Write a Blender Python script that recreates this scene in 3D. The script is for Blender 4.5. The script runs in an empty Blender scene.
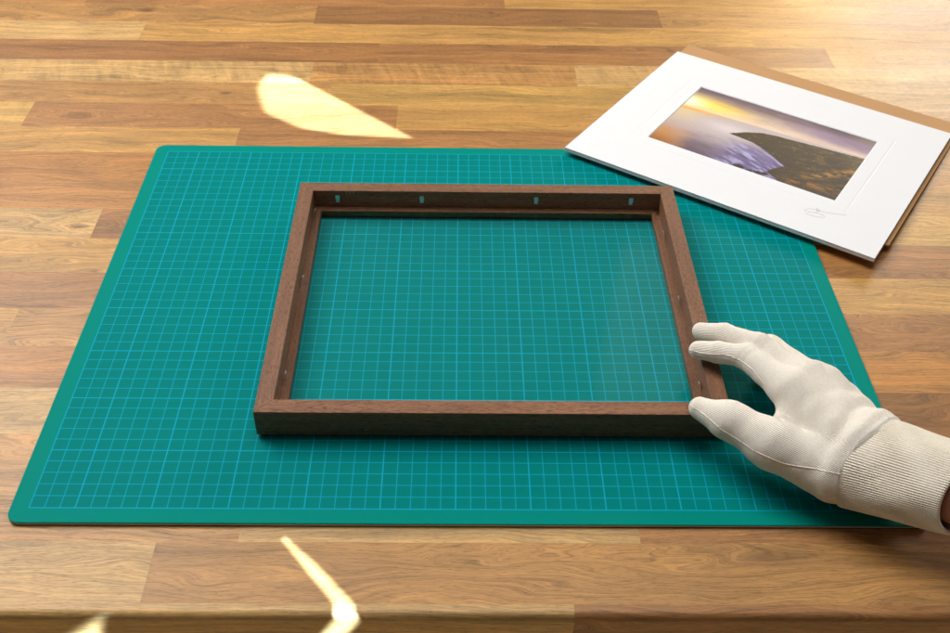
import bpy, math, random
import numpy as np
from mathutils import Vector, Matrix
random.seed(7); rng = np.random.default_rng(11)
S = 0.001                      # everything below is laid out in millimetres on the mat's grid, then scaled to metres
scene = bpy.context.scene
COL = scene.collection

# ------------------------------------------------------------------ helpers
def srgb(r, g, b, a=1.0):
    f = lambda c: (c/255/12.92) if c/255 <= 0.04045 else ((c/255+0.055)/1.055)**2.4
    return (f(r), f(g), f(b), a)

def mesh_obj(name, V, F, mats=(), parent=None, smooth=False, matidx=None, loc=(0, 0, 0)):
    V = (np.asarray(V, float) - np.asarray(loc, float)) * S
    me = bpy.data.meshes.new(name)
    if isinstance(F, np.ndarray):
        me.vertices.add(len(V)); me.vertices.foreach_set('co', V.astype(np.float32).ravel())
        me.loops.add(F.size); me.loops.foreach_set('vertex_index', F.astype(np.int32).ravel())
        me.polygons.add(len(F)); me.polygons.foreach_set('loop_start', np.arange(len(F), dtype=np.int32)*F.shape[1])
        me.update(calc_edges=True)
    else:
        me.from_pydata([tuple(v) for v in V], [], [tuple(int(i) for i in f) for f in F])
    for m in mats: me.materials.append(m)
    if matidx is not None: me.polygons.foreach_set('material_index', np.asarray(matidx, np.int32))
    if smooth: me.polygons.foreach_set('use_smooth', [True]*len(me.polygons))
    me.update()
    o = bpy.data.objects.new(name, me); COL.objects.link(o)
    o.location = tuple(c*S for c in loc)
    if parent is not None: o.parent = parent; o.location = tuple((np.asarray(loc, float)*S))
    return o

def empty(name, loc, rot=None):
    o = bpy.data.objects.new(name, None); COL.objects.link(o)
    o.empty_display_size = 0.02
    M = Matrix.Translation(Vector([c*S for c in loc]))
    if rot is not None: M = M @ rot
    o.matrix_world = M
    return o

def tag(o, label=None, cat=None, group=None, kind=None):
    for k, v in (('label', label), ('category', cat), ('group', group), ('kind', kind)):
        if v: o[k] = v
    return o

class N:
    """tiny node-tree builder"""
    def __init__(s, mat):
        mat.use_nodes = True; s.t = mat.node_tree; s.t.nodes.clear()
    def n(s, typ, ins=None, **kw):
        nd = s.t.nodes.new(typ)
        for k, v in kw.items(): setattr(nd, k, v)
        for k, v in (ins or {}).items():
            sk = nd.inputs[k]
            if isinstance(v, bpy.types.NodeSocket): s.t.links.new(v, sk)
            else: sk.default_value = v
        return nd
    def m(s, op, a, b=None, c=None, clamp=False):
        ins = {0: a}
        if b is not None: ins[1] = b
        if c is not None: ins[2] = c
        return s.n('ShaderNodeMath', ins, operation=op, use_clamp=clamp).outputs[0]
    def vm(s, op, a, b=None):
        ins = {0: a}
        if b is not None: ins[1] = b
        return s.n('ShaderNodeVectorMath', ins, operation=op).outputs[0]
    def mix(s, f, a, b, mode='MIX'):
        nd = s.n('ShaderNodeMix', data_type='RGBA', blend_type=mode)
        for i, v in ((0, f), (6, a), (7, b)):
            if isinstance(v, bpy.types.NodeSocket): s.t.links.new(v, nd.inputs[i])
            else: nd.inputs[i].default_value = v
        return nd.outputs[2]
    def rng(s, v, a, b, c=0.0, d=1.0, smooth=True):
        nd = s.n('ShaderNodeMapRange', {0: v, 1: a, 2: b, 3: c, 4: d})
        nd.interpolation_type = 'SMOOTHSTEP' if smooth else 'LINEAR'
        return nd.outputs[0]
    def noise(s, vec, scale=1.0, detail=2.0, rough=0.5, dist=0.0, out=0):
        return s.n('ShaderNodeTexNoise', {'Vector': vec, 'Scale': scale, 'Detail': detail, 'Roughness': rough, 'Distortion': dist}).outputs[out]
    def xyz(s, x, y, z=0.0): return s.n('ShaderNodeCombineXYZ', {0: x, 1: y, 2: z}).outputs[0]
    def sep(s, v): return s.n('ShaderNodeSeparateXYZ', {0: v}).outputs
    def attr(s, name, out='Vector'): return s.n('ShaderNodeAttribute', attribute_name=name).outputs[out]
    def out(s, surf):
        s.t.links.new(surf, s.n('ShaderNodeOutputMaterial').inputs[0])
    def bsdf(s, ins): return s.n('ShaderNodeBsdfPrincipled', ins).outputs[0]
    def bump(s, h, strength=0.3, dist=0.001):
        return s.n('ShaderNodeBump', {'Height': h, 'Strength': strength, 'Distance': dist}).outputs[0]

def newmat(name):
    m = bpy.data.materials.new(name); return m, N(m)

# ------------------------------------------------------------------ materials
def mat_worktop():
    m, b = newmat('laminate_woodblock')
    u, v, sd = b.sep(b.attr('wuv'))
    tint = b.attr('tint', 'Color'); fig = b.attr('figure', 'Fac'); flk = b.attr('fleck', 'Fac')
    so = b.m('MULTIPLY', sd, 37.7)
    # broad wandering figure
    warp = b.noise(b.xyz(b.m('ADD', b.m('MULTIPLY', u, 0.007), so), b.m('MULTIPLY', v, 0.03), sd), 1.0, 2.0)
    vv = b.m('ADD', v, b.m('MULTIPLY', b.m('SUBTRACT', warp, 0.5), b.m('MULTIPLY_ADD', fig, 120.0, 14.0)))
    broad = b.noise(b.xyz(b.m('ADD', b.m('MULTIPLY', u, 0.0035), so), b.m('MULTIPLY', vv, 0.075), sd), 1.0, 3.0, 0.6)
    mid = b.noise(b.xyz(b.m('ADD', b.m('MULTIPLY', u, 0.006), so), b.m('MULTIPLY', vv, 0.30), sd), 1.0, 3.0, 0.62)
    fine = b.noise(b.xyz(b.m('ADD', b.m('MULTIPLY', u, 0.03), so), b.m('MULTIPLY', vv, 1.4), sd), 1.0, 3.0, 0.6)
    pore = b.noise(b.xyz(b.m('ADD', b.m('MULTIPLY', u, 0.16), so), b.m('MULTIPLY', v, 2.6), sd), 1.0, 1.0, 0.5)
    grain = b.m('ADD', b.m('MULTIPLY', b.m('SUBTRACT', broad, 0.5), 1.25), b.m('ADD', b.m('MULTIPLY', b.m('SUBTRACT', mid, 0.5), 0.8), b.m('MULTIPLY', b.m('SUBTRACT', fine, 0.5), 1.2)))
    gl = b.noise(b.xyz(b.m('ADD', b.m('MULTIPLY', u, 0.004), so), b.m('MULTIPLY', vv, 0.62), b.m('ADD', sd, 5.0)), 1.0, 2.0, 0.5)
    lines = b.m('SUBTRACT', 1.0, b.m('MULTIPLY', b.rng(b.m('ABSOLUTE', b.m('SUBTRACT', gl, 0.5)), 0.0, 0.035, 1.0, 0.0), b.m('MULTIPLY_ADD', broad, 0.34, 0.02)))
    # dark mineral streaks
    streak = b.rng(mid, 0.63, 0.80)
    pm = b.m('MULTIPLY', b.rng(pore, 0.55, 0.70), 0.38)
    # ray fleck staves
    fl = b.noise(b.xyz(b.m('ADD', b.m('ADD', b.m('MULTIPLY', u, 0.11), b.m('MULTIPLY', v, 0.03)), so), b.m('MULTIPLY', v, 0.018), sd), 1.0, 3.0, 0.6, 0.6)
    flv = b.m('MULTIPLY', b.m('SUBTRACT', fl, 0.5), b.m('MULTIPLY', flk, 0.85))
    # faint cloudy chatoyance
    cl = b.noise(b.xyz(b.m('ADD', b.m('MULTIPLY', u, 0.02), so), b.m('MULTIPLY', v, 0.025), sd), 1.0, 2.0)
    val = b.m('ADD', b.m('ADD', b.m('MULTIPLY_ADD', grain, 1.0, 1.0), flv), b.m('MULTIPLY', b.m('SUBTRACT', cl, 0.5), 0.35))
    val = b.m('MULTIPLY', lines, val)
    val = b.m('MULTIPLY', val, b.m('SUBTRACT', 1.0, b.m('ADD', pm, b.m('MULTIPLY', streak, 0.22))))
    c = b.mix(1.0, tint, b.n('ShaderNodeCombineColor', {0: val, 1: val, 2: val}).outputs[0], 'MULTIPLY')
    red = b.mix(1.0, c, (1.0, 0.965, 0.89, 1), 'MULTIPLY')
    c = b.mix(b.rng(broad, 0.45, 0.75), c, red)
    # small knots
    P = b.sep(b.n('ShaderNodeNewGeometry').outputs['Position'])
    kn = None
    for kx, ky, r in KNOTS:
        dx = b.m('MULTIPLY', b.m('SUBTRACT', P[0], kx*S), 1/(r*2.0*S)); dy = b.m('MULTIPLY', b.m('SUBTRACT', P[1], ky*S), 1/(r*S))
        wob = b.m('MULTIPLY', b.m('SUBTRACT', fine, 0.5), 1.2)
        d = b.m('ADD', b.m('SQRT', b.m('ADD', b.m('MULTIPLY', dx, dx), b.m('MULTIPLY', dy, dy))), wob)
        k = b.rng(d, 0.15, 1.3, 1.0, 0.0)
        kn = k if kn is None else b.m('MAXIMUM', kn, k)
    c = b.mix(b.m('MULTIPLY', kn, 0.7), c, srgb(92, 58, 36))
    mic = b.noise(b.xyz(b.m('MULTIPLY', P[0], 1400.0), b.m('MULTIPLY', P[1], 1400.0), b.m('MULTIPLY', P[2], 1400.0)), 1.0, 2.0)
    h = b.m('ADD', b.m('MULTIPLY', mic, 0.7), b.m('MULTIPLY', pore, -0.6))
    smear = b.noise(b.xyz(b.m('MULTIPLY', P[0], 9.0), b.m('MULTIPLY', P[1], 14.0), 0.0), 1.0, 3.0)
    rough = b.m('ADD', b.m('MULTIPLY_ADD', smear, 0.14, 0.33), b.m('MULTIPLY', pm, 0.3))
    b.out(b.bsdf({'Base Color': c, 'Roughness': rough, 'Specular IOR Level': 0.4, 'Normal': b.bump(h, 0.22, 0.0004)}))
    return m

def mat_mat():
    m, b = newmat('green_pvc_grid')
    P = b.sep(b.n('ShaderNodeTexCoord').outputs['Object'])
    X = b.m('MULTIPLY', P[0], 100.0); Y = b.m('MULTIPLY', P[1], 100.0)      # centimetre cells, origin at the grid's corner
    def near(v, period, off, w):
        t = b.m('DIVIDE', b.m('SUBTRACT', v, off), period)
        d = b.m('MULTIPLY', b.m('ABSOLUTE', b.m('SUBTRACT', t, b.m('ROUND', t))), period)
        return b.rng(d, w*0.75, w*1.25, 1.0, 0.0)
    def inside(v, lo, hi): return b.m('MULTIPLY', b.m('GREATER_THAN', v, lo), b.m('LESS_THAN', v, hi))
    ins = b.m('MULTIPLY', inside(X, -0.04, 58.04), inside(Y, -0.04, 43.04))
    thin = b.m('MAXIMUM', near(X, 1, 0, 0.028), near(Y, 1, 0, 0.030))
    heavy = b.m('MAXIMUM', near(X, 5, 3, 0.042), near(Y, 5, 0, 0.042))
    edge = b.m('MAXIMUM', near(X, 58, 0, 0.045), near(Y, 43, 0, 0.045))
    line = b.m('MULTIPLY', b.m('MAXIMUM', b.m('MULTIPLY', thin, 0.92), b.m('MAXIMUM', heavy, b.m('MULTIPLY', edge, 0.85))), ins)
    D = b.m('ADD', X, Y)
    hatch = b.m('MULTIPLY', near(D, 0.14, 0, 0.022), ins)
    wear = b.noise(b.xyz(X, Y, 0), 0.12, 4.0, 0.6)
    spk = b.noise(b.xyz(X, Y, 0), 28.0, 1.0)
    base_m = b.mix(b.m('MULTIPLY', wear, 0.5), srgb(0, 134, 122), srgb(0, 144, 132))
    base_c = b.mix(b.m('MULTIPLY', wear, 0.5), srgb(0, 121, 113), srgb(0, 131, 123))
    c = b.mix(ins, base_m, base_c)
    c = b.mix(b.m('MULTIPLY', hatch, 0.55), c, srgb(0, 142, 148))
    c = b.mix(b.m('MULTIPLY', line, b.m('MULTIPLY_ADD', spk, 0.25, 0.70)), c, srgb(18, 168, 200))
    cut = b.noise(b.xyz(b.m('MULTIPLY', D, 0.2), b.m('MULTIPLY', b.m('SUBTRACT', X, Y), 9.0), 0), 1.0, 2.0)
    h = b.m('ADD', b.m('MULTIPLY', spk, 0.6), b.m('MULTIPLY', b.rng(cut, 0.72, 0.78), -1.0))
    rough = b.m('MULTIPLY_ADD', wear, 0.12, 0.52)
    b.out(b.bsdf({'Base Color': c, 'Roughness': rough, 'Specular IOR Level': 0.03, 'Normal': b.bump(h, 0.15, 0.0003)}))
    return m

def simple(name, col, rough=0.6, spec=0.4, metal=0.0, nscale=900.0, bstr=0.2, bdist=0.0003, var=0.08):
    m, b = newmat(name)
    P = b.n('ShaderNodeTexCoord').outputs['Object']
    n1 = b.noise(P, nscale, 3.0); n2 = b.noise(P, nscale*0.05, 3.0)
    f = b.m('MULTIPLY_ADD', b.m('SUBTRACT', b.m('ADD', n1, n2), 1.0), var*2, 1.0)
    c = b.mix(1.0, col, b.n('ShaderNodeCombineColor', {0: f, 1: f, 2: f}).outputs[0], 'MULTIPLY')
    b.out(b.bsdf({'Base Color': c, 'Roughness': rough, 'Specular IOR Level': spec, 'Metallic': metal, 'Normal': b.bump(n1, bstr, bdist)}))
    return m

def mat_framewood():
    m, b = newmat('stained_open_grain_hardwood')
    u, v, sd = b.sep(b.attr('wuv'))
    so = b.m('MULTIPLY', sd, 21.3)
    broad = b.noise(b.xyz(b.m('ADD', b.m('MULTIPLY', u, 0.012), so), b.m('MULTIPLY', v, 0.22), sd), 1.0, 3.0)
    fine = b.noise(b.xyz(b.m('ADD', b.m('MULTIPLY', u, 0.025), so), b.m('MULTIPLY', v, 1.6), sd), 1.0, 3.0, 0.6)
    pore = b.noise(b.xyz(b.m('ADD', b.m('MULTIPLY', u, 0.20), so), b.m('MULTIPLY', v, 2.6), sd), 1.0, 2.0, 0.6)
    dust = b.noise(b.xyz(b.m('ADD', b.m('MULTIPLY', u, 0.45), so), b.m('MULTIPLY', v, 1.5), b.m('ADD', sd, 9.0)), 1.0, 1.0, 0.5)
    c = b.mix(broad, srgb(90, 55, 34), srgb(158, 109, 74))
    c = b.mix(b.m('MULTIPLY', b.rng(fine, 0.35, 0.7), 0.7), c, srgb(152, 101, 66))
    c = b.mix(b.m('MULTIPLY', b.rng(pore, 0.50, 0.64), 0.75), c, srgb(52, 31, 22))
    rt = b.m('MULTIPLY_ADD', b.m('FRACT', b.m('MULTIPLY', sd, 3.7)), 0.34, 0.86)
    c = b.mix(1.0, c, b.n('ShaderNodeCombineColor', {0: rt, 1: rt, 2: rt}).outputs[0], 'MULTIPLY')
    c = b.mix(b.m('MULTIPLY', b.rng(dust, 0.70, 0.80), 0.7), c, srgb(196, 164, 138))
    h = b.m('ADD', b.m('MULTIPLY', b.rng(pore, 0.5, 0.7), -1.0), b.m('MULTIPLY', fine, 0.5))
    b.out(b.bsdf({'Base Color': c, 'Roughness': b.m('MULTIPLY_ADD', pore, 0.2, 0.40), 'Specular IOR Level': 0.42, 'Normal': b.bump(h, 0.55, 0.0004)}))
    return m

def mat_glass():
    m, b = newmat('clear_glass')
    g = b.n('ShaderNodeBsdfGlossy', {'Color': (1, 1, 1, 1), 'Roughness': 0.08}).outputs[0]
    t = b.n('ShaderNodeBsdfTransparent', {'Color': (0.995, 1.0, 0.997, 1)}).outputs[0]
    ca = b.m('ABSOLUTE', b.n('ShaderNodeVectorMath', {0: b.n('ShaderNodeNewGeometry').outputs['Incoming'], 1: b.n('ShaderNodeNewGeometry').outputs['Normal']}, operation='DOT_PRODUCT').outputs['Value'])
    fr = b.m('MULTIPLY_ADD', b.m('POWER', b.m('SUBTRACT', 1.0, ca), 5.0), 0.95, 0.014)
    P = b.n('ShaderNodeTexCoord').outputs['Object']
    haze = b.n('ShaderNodeBsdfDiffuse', {'Color': (0.7, 0.72, 0.7, 1)}).outputs[0]
    mx = b.n('ShaderNodeMixShader', {0: b.m('MULTIPLY', fr, 1.0), 1: t, 2: g}).outputs[0]
    film = b.m('MULTIPLY', b.rng(b.noise(P, 9.0, 4.0, 0.65), 0.5, 0.8), 0.002)
    mx = b.n('ShaderNodeMixShader', {0: film, 1: mx, 2: haze}).outputs[0]
    b.out(mx)
    return m

def mat_knit(name, colA, colB, pitch, rib=False):
    """fine knitted cotton: wale lines run along the attribute's first axis"""
    m, b = newmat(name)
    u, v, _ = b.sep(b.attr('knit'))
    P = b.n('ShaderNodeTexCoord').outputs['Object']
    wob = b.m('MULTIPLY', b.m('SUBTRACT', b.noise(P, 60.0, 2.0), 0.5), 1.6)
    w = b.m('SINE', b.m('MULTIPLY', b.m('ADD', v, wob if not rib else 0.0), 2*math.pi/pitch))
    k = b.m('SINE', b.m('MULTIPLY', b.m('ADD', u, b.m('MULTIPLY', b.m('ABSOLUTE', w), pitch*0.35)), 2*math.pi/(pitch*0.8)))
    fuzz = b.noise(P, 2600.0, 3.0, 0.7)
    fib = b.noise(P, 500.0, 3.0, 0.6)
    big = b.noise(P, 35.0, 3.0, 0.5)
    h = b.m('ADD', b.m('ADD', b.m('MULTIPLY', w, 0.50), b.m('MULTIPLY', k, 0.25)), b.m('ADD', b.m('MULTIPLY', fuzz, 0.5), b.m('MULTIPLY', fib, 0.7)))
    c = b.mix(big, colA, colB)
    dk = b.m('ADD', b.m('MULTIPLY', b.rng(w, -1.0, -0.2, 1.0, 0.0), 0.10 if not rib else 0.16), b.m('MULTIPLY', b.rng(fib, 0.35, 0.6, 1.0, 0.0), 0.08))
    c = b.mix(dk, c, srgb(140, 122, 96))
    b.out(b.bsdf({'Base Color': c, 'Roughness': 0.92, 'Specular IOR Level': 0.12, 'Sheen Weight': 0.25, 'Sheen Roughness': 0.5,
                  'Subsurface Weight': 0.08, 'Subsurface Radius': (0.6, 0.5, 0.4), 'Subsurface Scale': 0.002,
                  'Normal': b.bump(h, 0.55, 0.0006)}))
    return m

def mat_skin():
    m, b = newmat('skin')
    P = b.n('ShaderNodeTexCoord').outputs['Object']
    n = b.noise(P, 80.0, 4.0); f = b.noise(P, 900.0, 3.0)
    c = b.mix(n, srgb(176, 120, 96), srgb(150, 94, 74))
    b.out(b.bsdf({'Base Color': c, 'Roughness': 0.5, 'Subsurface Weight': 0.15, 'Subsurface Radius': (1.0, 0.3, 0.15), 'Subsurface Scale': 0.003,
                  'Normal': b.bump(f, 0.3, 0.0004)}))
    return m

def mat_print():
    m, b = newmat('printed_photograph')
    c = b.attr('ink', 'Color')
    P = b.n('ShaderNodeTexCoord').outputs['Object']
    g = b.noise(P, 1500.0, 2.0)
    f = b.m('MULTIPLY_ADD', b.m('SUBTRACT', g, 0.5), 0.5, 1.0)
    c = b.mix(1.0, c, b.n('ShaderNodeCombineColor', {0: f, 1: f, 2: f}).outputs[0], 'MULTIPLY')
    b.out(b.bsdf({'Base Color': c, 'Roughness': 0.5, 'Specular IOR Level': 0.2, 'Normal': b.bump(g, 0.25, 0.0003)}))
    return m

# ------------------------------------------------------------------ worktop
KNOTS = [(34, 548, 3.5), (-55, 312, 4.5), (-62, 38, 5.0), (-92, 741, 6.0), (318, 746, 3.0)]
TBL = -3.0
PALE = (203, 162, 108); HON = (194, 147, 86); TAN = (188, 140, 86); BRN = (168, 119, 73); ORG = (184, 129, 72); DRK = (152, 108, 66); YEL = (201, 158, 94)
B = [-70, -24.5, 21.5, 67.5, 113, 158, 202.5, 248, 294.5, 339, 385, 432, 478.5, 526, 571, 618, 665, 712, 759, 806, 852, 898, 944, 990, 1036, 1082, 1128]
# per row: list of (joint x, tint, fleck, figure) from left to right
L0, R1 = -900, 1700
ROWS = {
 -1: [(L0, PALE, .35, .1), (353, BRN, .1, .3), (1040, TAN, 0, .2)],
  0: [(L0, TAN, 0, .2), (-470, PALE, .15, .2), (88, TAN, 0.05, .35), (980, BRN, 0, .2)],
  1: [(L0, TAN, 0, .2), (-330, TAN, 0, .3), (140, PALE, .05, .15), (400, BRN, .35, .2), (560, BRN, .1, .2)],
  2: [(L0, BRN, 0, .2), (-240, TAN, 0, .5), (330, HON, 0, .2), (640, DRK, 0, .2)],
  3: [(L0, HON, 0, .2), (-380, PALE, 0, .35), (200, TAN, 0, .2), (560, DRK, .1, .5), (1100, HON, 0, .2)],
  4: [(L0, BRN, 0, .2), (-500, ORG, 0, .15), (280, ORG, 0, .15), (520, ORG, 0, .2), (1200, BRN, 0, .2)],
  5: [(L0, HON, 0, .2), (-420, HON, 0, .2), (-71, TAN, 0, .25), (380, BRN, 0, .9), (950, HON, 0, .2)],
  6: [(L0, TAN, 0, .2), (-300, BRN, 0, .3), (420, HON, 0, .3), (1010, TAN, 0, .2)],
  7: [(L0, HON, 0, .2), (-460, HON, 0, .5), (190, TAN, 0, .2), (500, BRN, .05, .25), (1100, HON, 0, .2)],
  8: [(L0, TAN, 0, .2), (-340, PALE, 0, .8), (-40, BRN, 0, .4), (420, YEL, 0, .3), (900, TAN, 0, .2)],
  9: [(L0, BRN, 0, .2), (-520, ORG, 0, .2), (300, HON, 0, .2), (700, HON, .1, .2)],
 10: [(L0, HON, 0, .2), (-430, ORG, 0, .45), (350, TAN, 0, .2), (690, TAN, .2, .3)],
 11: [(L0, TAN, 0, .2), (-390, HON, 0, .25), (61, BRN, .05, .2), (720, HON, 0, .2)],
 12: [(L0, TAN, 0, .2), (-480, YEL, .25, .1), (-158, BRN, 0, .9), (217, HON, 0, .2), (760, HON, 0, .2), (1180, TAN, 0, .2)],
 13: [(L0, HON, 0, .2), (-500, TAN, .05, .25), (144, YEL, .05, .15), (690, PALE, .1, .2)],
 14: [(L0, BRN, 0, .2), (-560, PALE, .9, .25), (120, TAN, 1.0, .2), (408, PALE, .8, .2), (980, TAN, .1, .2)],
 15: [(L0, BRN, 0, .2), (-600, BRN, .05, .3), (190, BRN, .05, .3), (700, HON, .1, .2)],
 16: [(L0, TAN, 0, .2), (-520, PALE, 0, .15), (-85, HON, .05, .3), (620, HON, 0, .2), (1120, BRN, 0, .2)],
 17: [(L0, HON, 0, .2), (-610, TAN, 0, .7), (109, DRK, 0, .4), (520, TAN, 0, .3), (1060, HON, 0, .2)],
 18: [(L0, BRN, 0, .2), (-171, BRN, .05, .3), (335, HON, .05, .3), (800, TAN, 0, .2)],
}
def build_worktop():
    V = []; F = []; wuv = []; tint = []; fl = []; fg = []
    R = 5.0; FL = 4.0
    def quad(p, q, tn, f, g):
        i = len(V); V.extend(p); F.append((i, i+1, i+2, i+3)); wuv.extend(q); tint.extend([tn]*4); fl.extend([f]*4); fg.extend([g]*4)
    yf = -70 - FL - R
    nseg = 10
    prof = [(-70.0, TBL, 0.0)]
    prof.append((-70.0-FL, TBL, FL))
    for i in range(1, nseg+1):
        a = i/nseg*math.pi/2
        prof.append((-70 - FL - R*math.sin(a), TBL - R + R*math.cos(a), FL + R*a))
    prof.append((yf, TBL-37, prof[-1][2]+29))
    for r in range(-1, len(B)-1):
        segs = ROWS.get(r)
        if segs is None:
            x = L0; segs = []
            while x < R1-200:
                segs.append((x, random.choice([PALE, HON, TAN, BRN, ORG, YEL]), random.choice([0, .1, .6]), random.uniform(.1, .5))); x += random.uniform(260, 620)
        for i, (x0, col, f, g) in enumerate(segs):
            x1 = segs[i+1][0] if i+1 < len(segs) else R1
            dj = random.uniform(-6, 6); j = [col[0] + dj, col[1] + dj*.9 - 1, col[2]*.93 + dj*.7]; tn = srgb(*j)
            sd = random.uniform(0, 50)
            if r >= 0:
                y0, y1 = B[r], B[r+1]
                quad([(x0, y0, TBL), (x1, y0, TBL), (x1, y1, TBL), (x0, y1, TBL)], [(x0, y0, sd), (x1, y0, sd), (x1, y1, sd), (x0, y1, sd)], tn, f, g)
            else:
                for k in range(len(prof)-1):
                    (ya, za, va), (yb, zb, vb) = prof[k], prof[k+1]
                    quad([(x0, yb, zb), (x1, yb, zb), (x1, ya, za), (x0, ya, za)], [(x0, -vb, sd), (x1, -vb, sd), (x1, -va, sd), (x0, -va, sd)], tn, f, g)
    zt, zb, yb = TBL, TBL-37, B[-1]
    tn = srgb(*TAN)
    quad([(L0, yf, zb), (L0, yb, zb), (R1, yb, zb), (R1, yf, zb)], [(0, 0, 1)]*4, tn, 0, 0)
    quad([(L0, yb, zb), (L0, yb, zt), (R1, yb, zt), (R1, yb, zb)], [(0, 0, 1)]*4, tn, 0, 0)
    for x in (L0, R1):
        quad([(x, yb, zb), (x, yb, zt), (x, -70, zt), (x, -70, zb)], [(0, 0, 1)]*4, tn, 0, 0)
        quad([(x, -70, zb), (x, -70, zt), (x, -70-FL, zt), (x, yf, zb)], [(0, 0, 1)]*4, tn, 0, 0)
    o = mesh_obj('tabletop', V, F, [mat_worktop()], smooth=False)
    me = o.data
    me.attributes.new('wuv', 'FLOAT_VECTOR', 'POINT').data.foreach_set('vector', np.array(wuv, np.float32).ravel())
    me.attributes.new('tint', 'FLOAT_COLOR', 'POINT').data.foreach_set('color', np.array(tint, np.float32).ravel())
    me.attributes.new('fleck', 'FLOAT', 'POINT').data.foreach_set('value', np.array(fl, np.float32))
    me.attributes.new('figure', 'FLOAT', 'POINT').data.foreach_set('value', np.array(fg, np.float32))
    # smooth normals over the rounded nose only
    nm = np.zeros((len(me.loops), 3), np.float32)
    for p in me.polygons:
        n = p.normal
        for li in p.loop_indices:
            v = me.vertices[me.loops[li].vertex_index].co
            nn = n
            if yf*S - 1e-6 <= v.y <= (-70-FL)*S + 1e-6 and abs(n.x) < .1 and n.y <= 0.001 and n.z >= -0.01 and v.z > (TBL-R)*S - 1e-6:
                a = Vector((0, (v.y + (70+FL)*S)/(R*S), (v.z - (TBL-R)*S)/(R*S)))
                if a.length > .1: nn = a.normalized()
            nm[li] = nn
    for p in me.polygons: p.use_smooth = True
    me.normals_split_custom_set([tuple(x) for x in nm])
    tag(o, 'woodblock laminate worktop of honey and brown staves with a rounded front edge', 'worktop', kind='structure')
    return o
build_worktop()

# ------------------------------------------------------------------ cutting mat
def rounded_rect(x0, y0, x1, y1, r, n=10):
    P = []
    for cx, cy, a0 in ((x1-r, y1-r, 0), (x0+r, y1-r, 90), (x0+r, y0+r, 180), (x1-r, y0+r, 270)):
        for i in range(n+1):
            a = math.radians(a0 + 90*i/n); P.append((cx + r*math.cos(a), cy + r*math.sin(a)))
    return P
def build_mat():
    levels = [(0.0, 0.35), (-0.25, 0.0), (-0.9, 0.0), (-0.901, -0.05), (-2.1, -0.05), (-2.101, 0.0), (TBL+0.02, 0.1)]
    V = []; n = 0
    for z, ins in levels:
        P = rounded_rect(-12.5+ins, -12+ins, 592.5-ins, 441.5-ins, 9-ins); n = len(P)
        V += [(x, y, z) for x, y in P]
    F = [list(range(n))]; mi = [0]
    for k in range(len(levels)-1):
        for i in range(n):
            j = (i+1) % n
            F.append((k*n+i, (k+1)*n+i, (k+1)*n+j, k*n+j)); mi.append(0 if k < 2 else (1 if k < 5 else 2))
    F.append(list(reversed([(len(levels)-1)*n+i for i in range(n)]))); mi.append(2)
    core = simple('mat_core_layer', srgb(228, 216, 188), 0.7)
    under = simple('mat_underside', srgb(20, 60, 54), 0.6)
    o = mesh_obj('cutting_mat', V, F, [mat_mat(), core, under], matidx=mi)
    tag(o, 'large green self-healing cutting mat with blue centimetre grid lying on the worktop', 'cutting mat')
build_mat()

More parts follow.
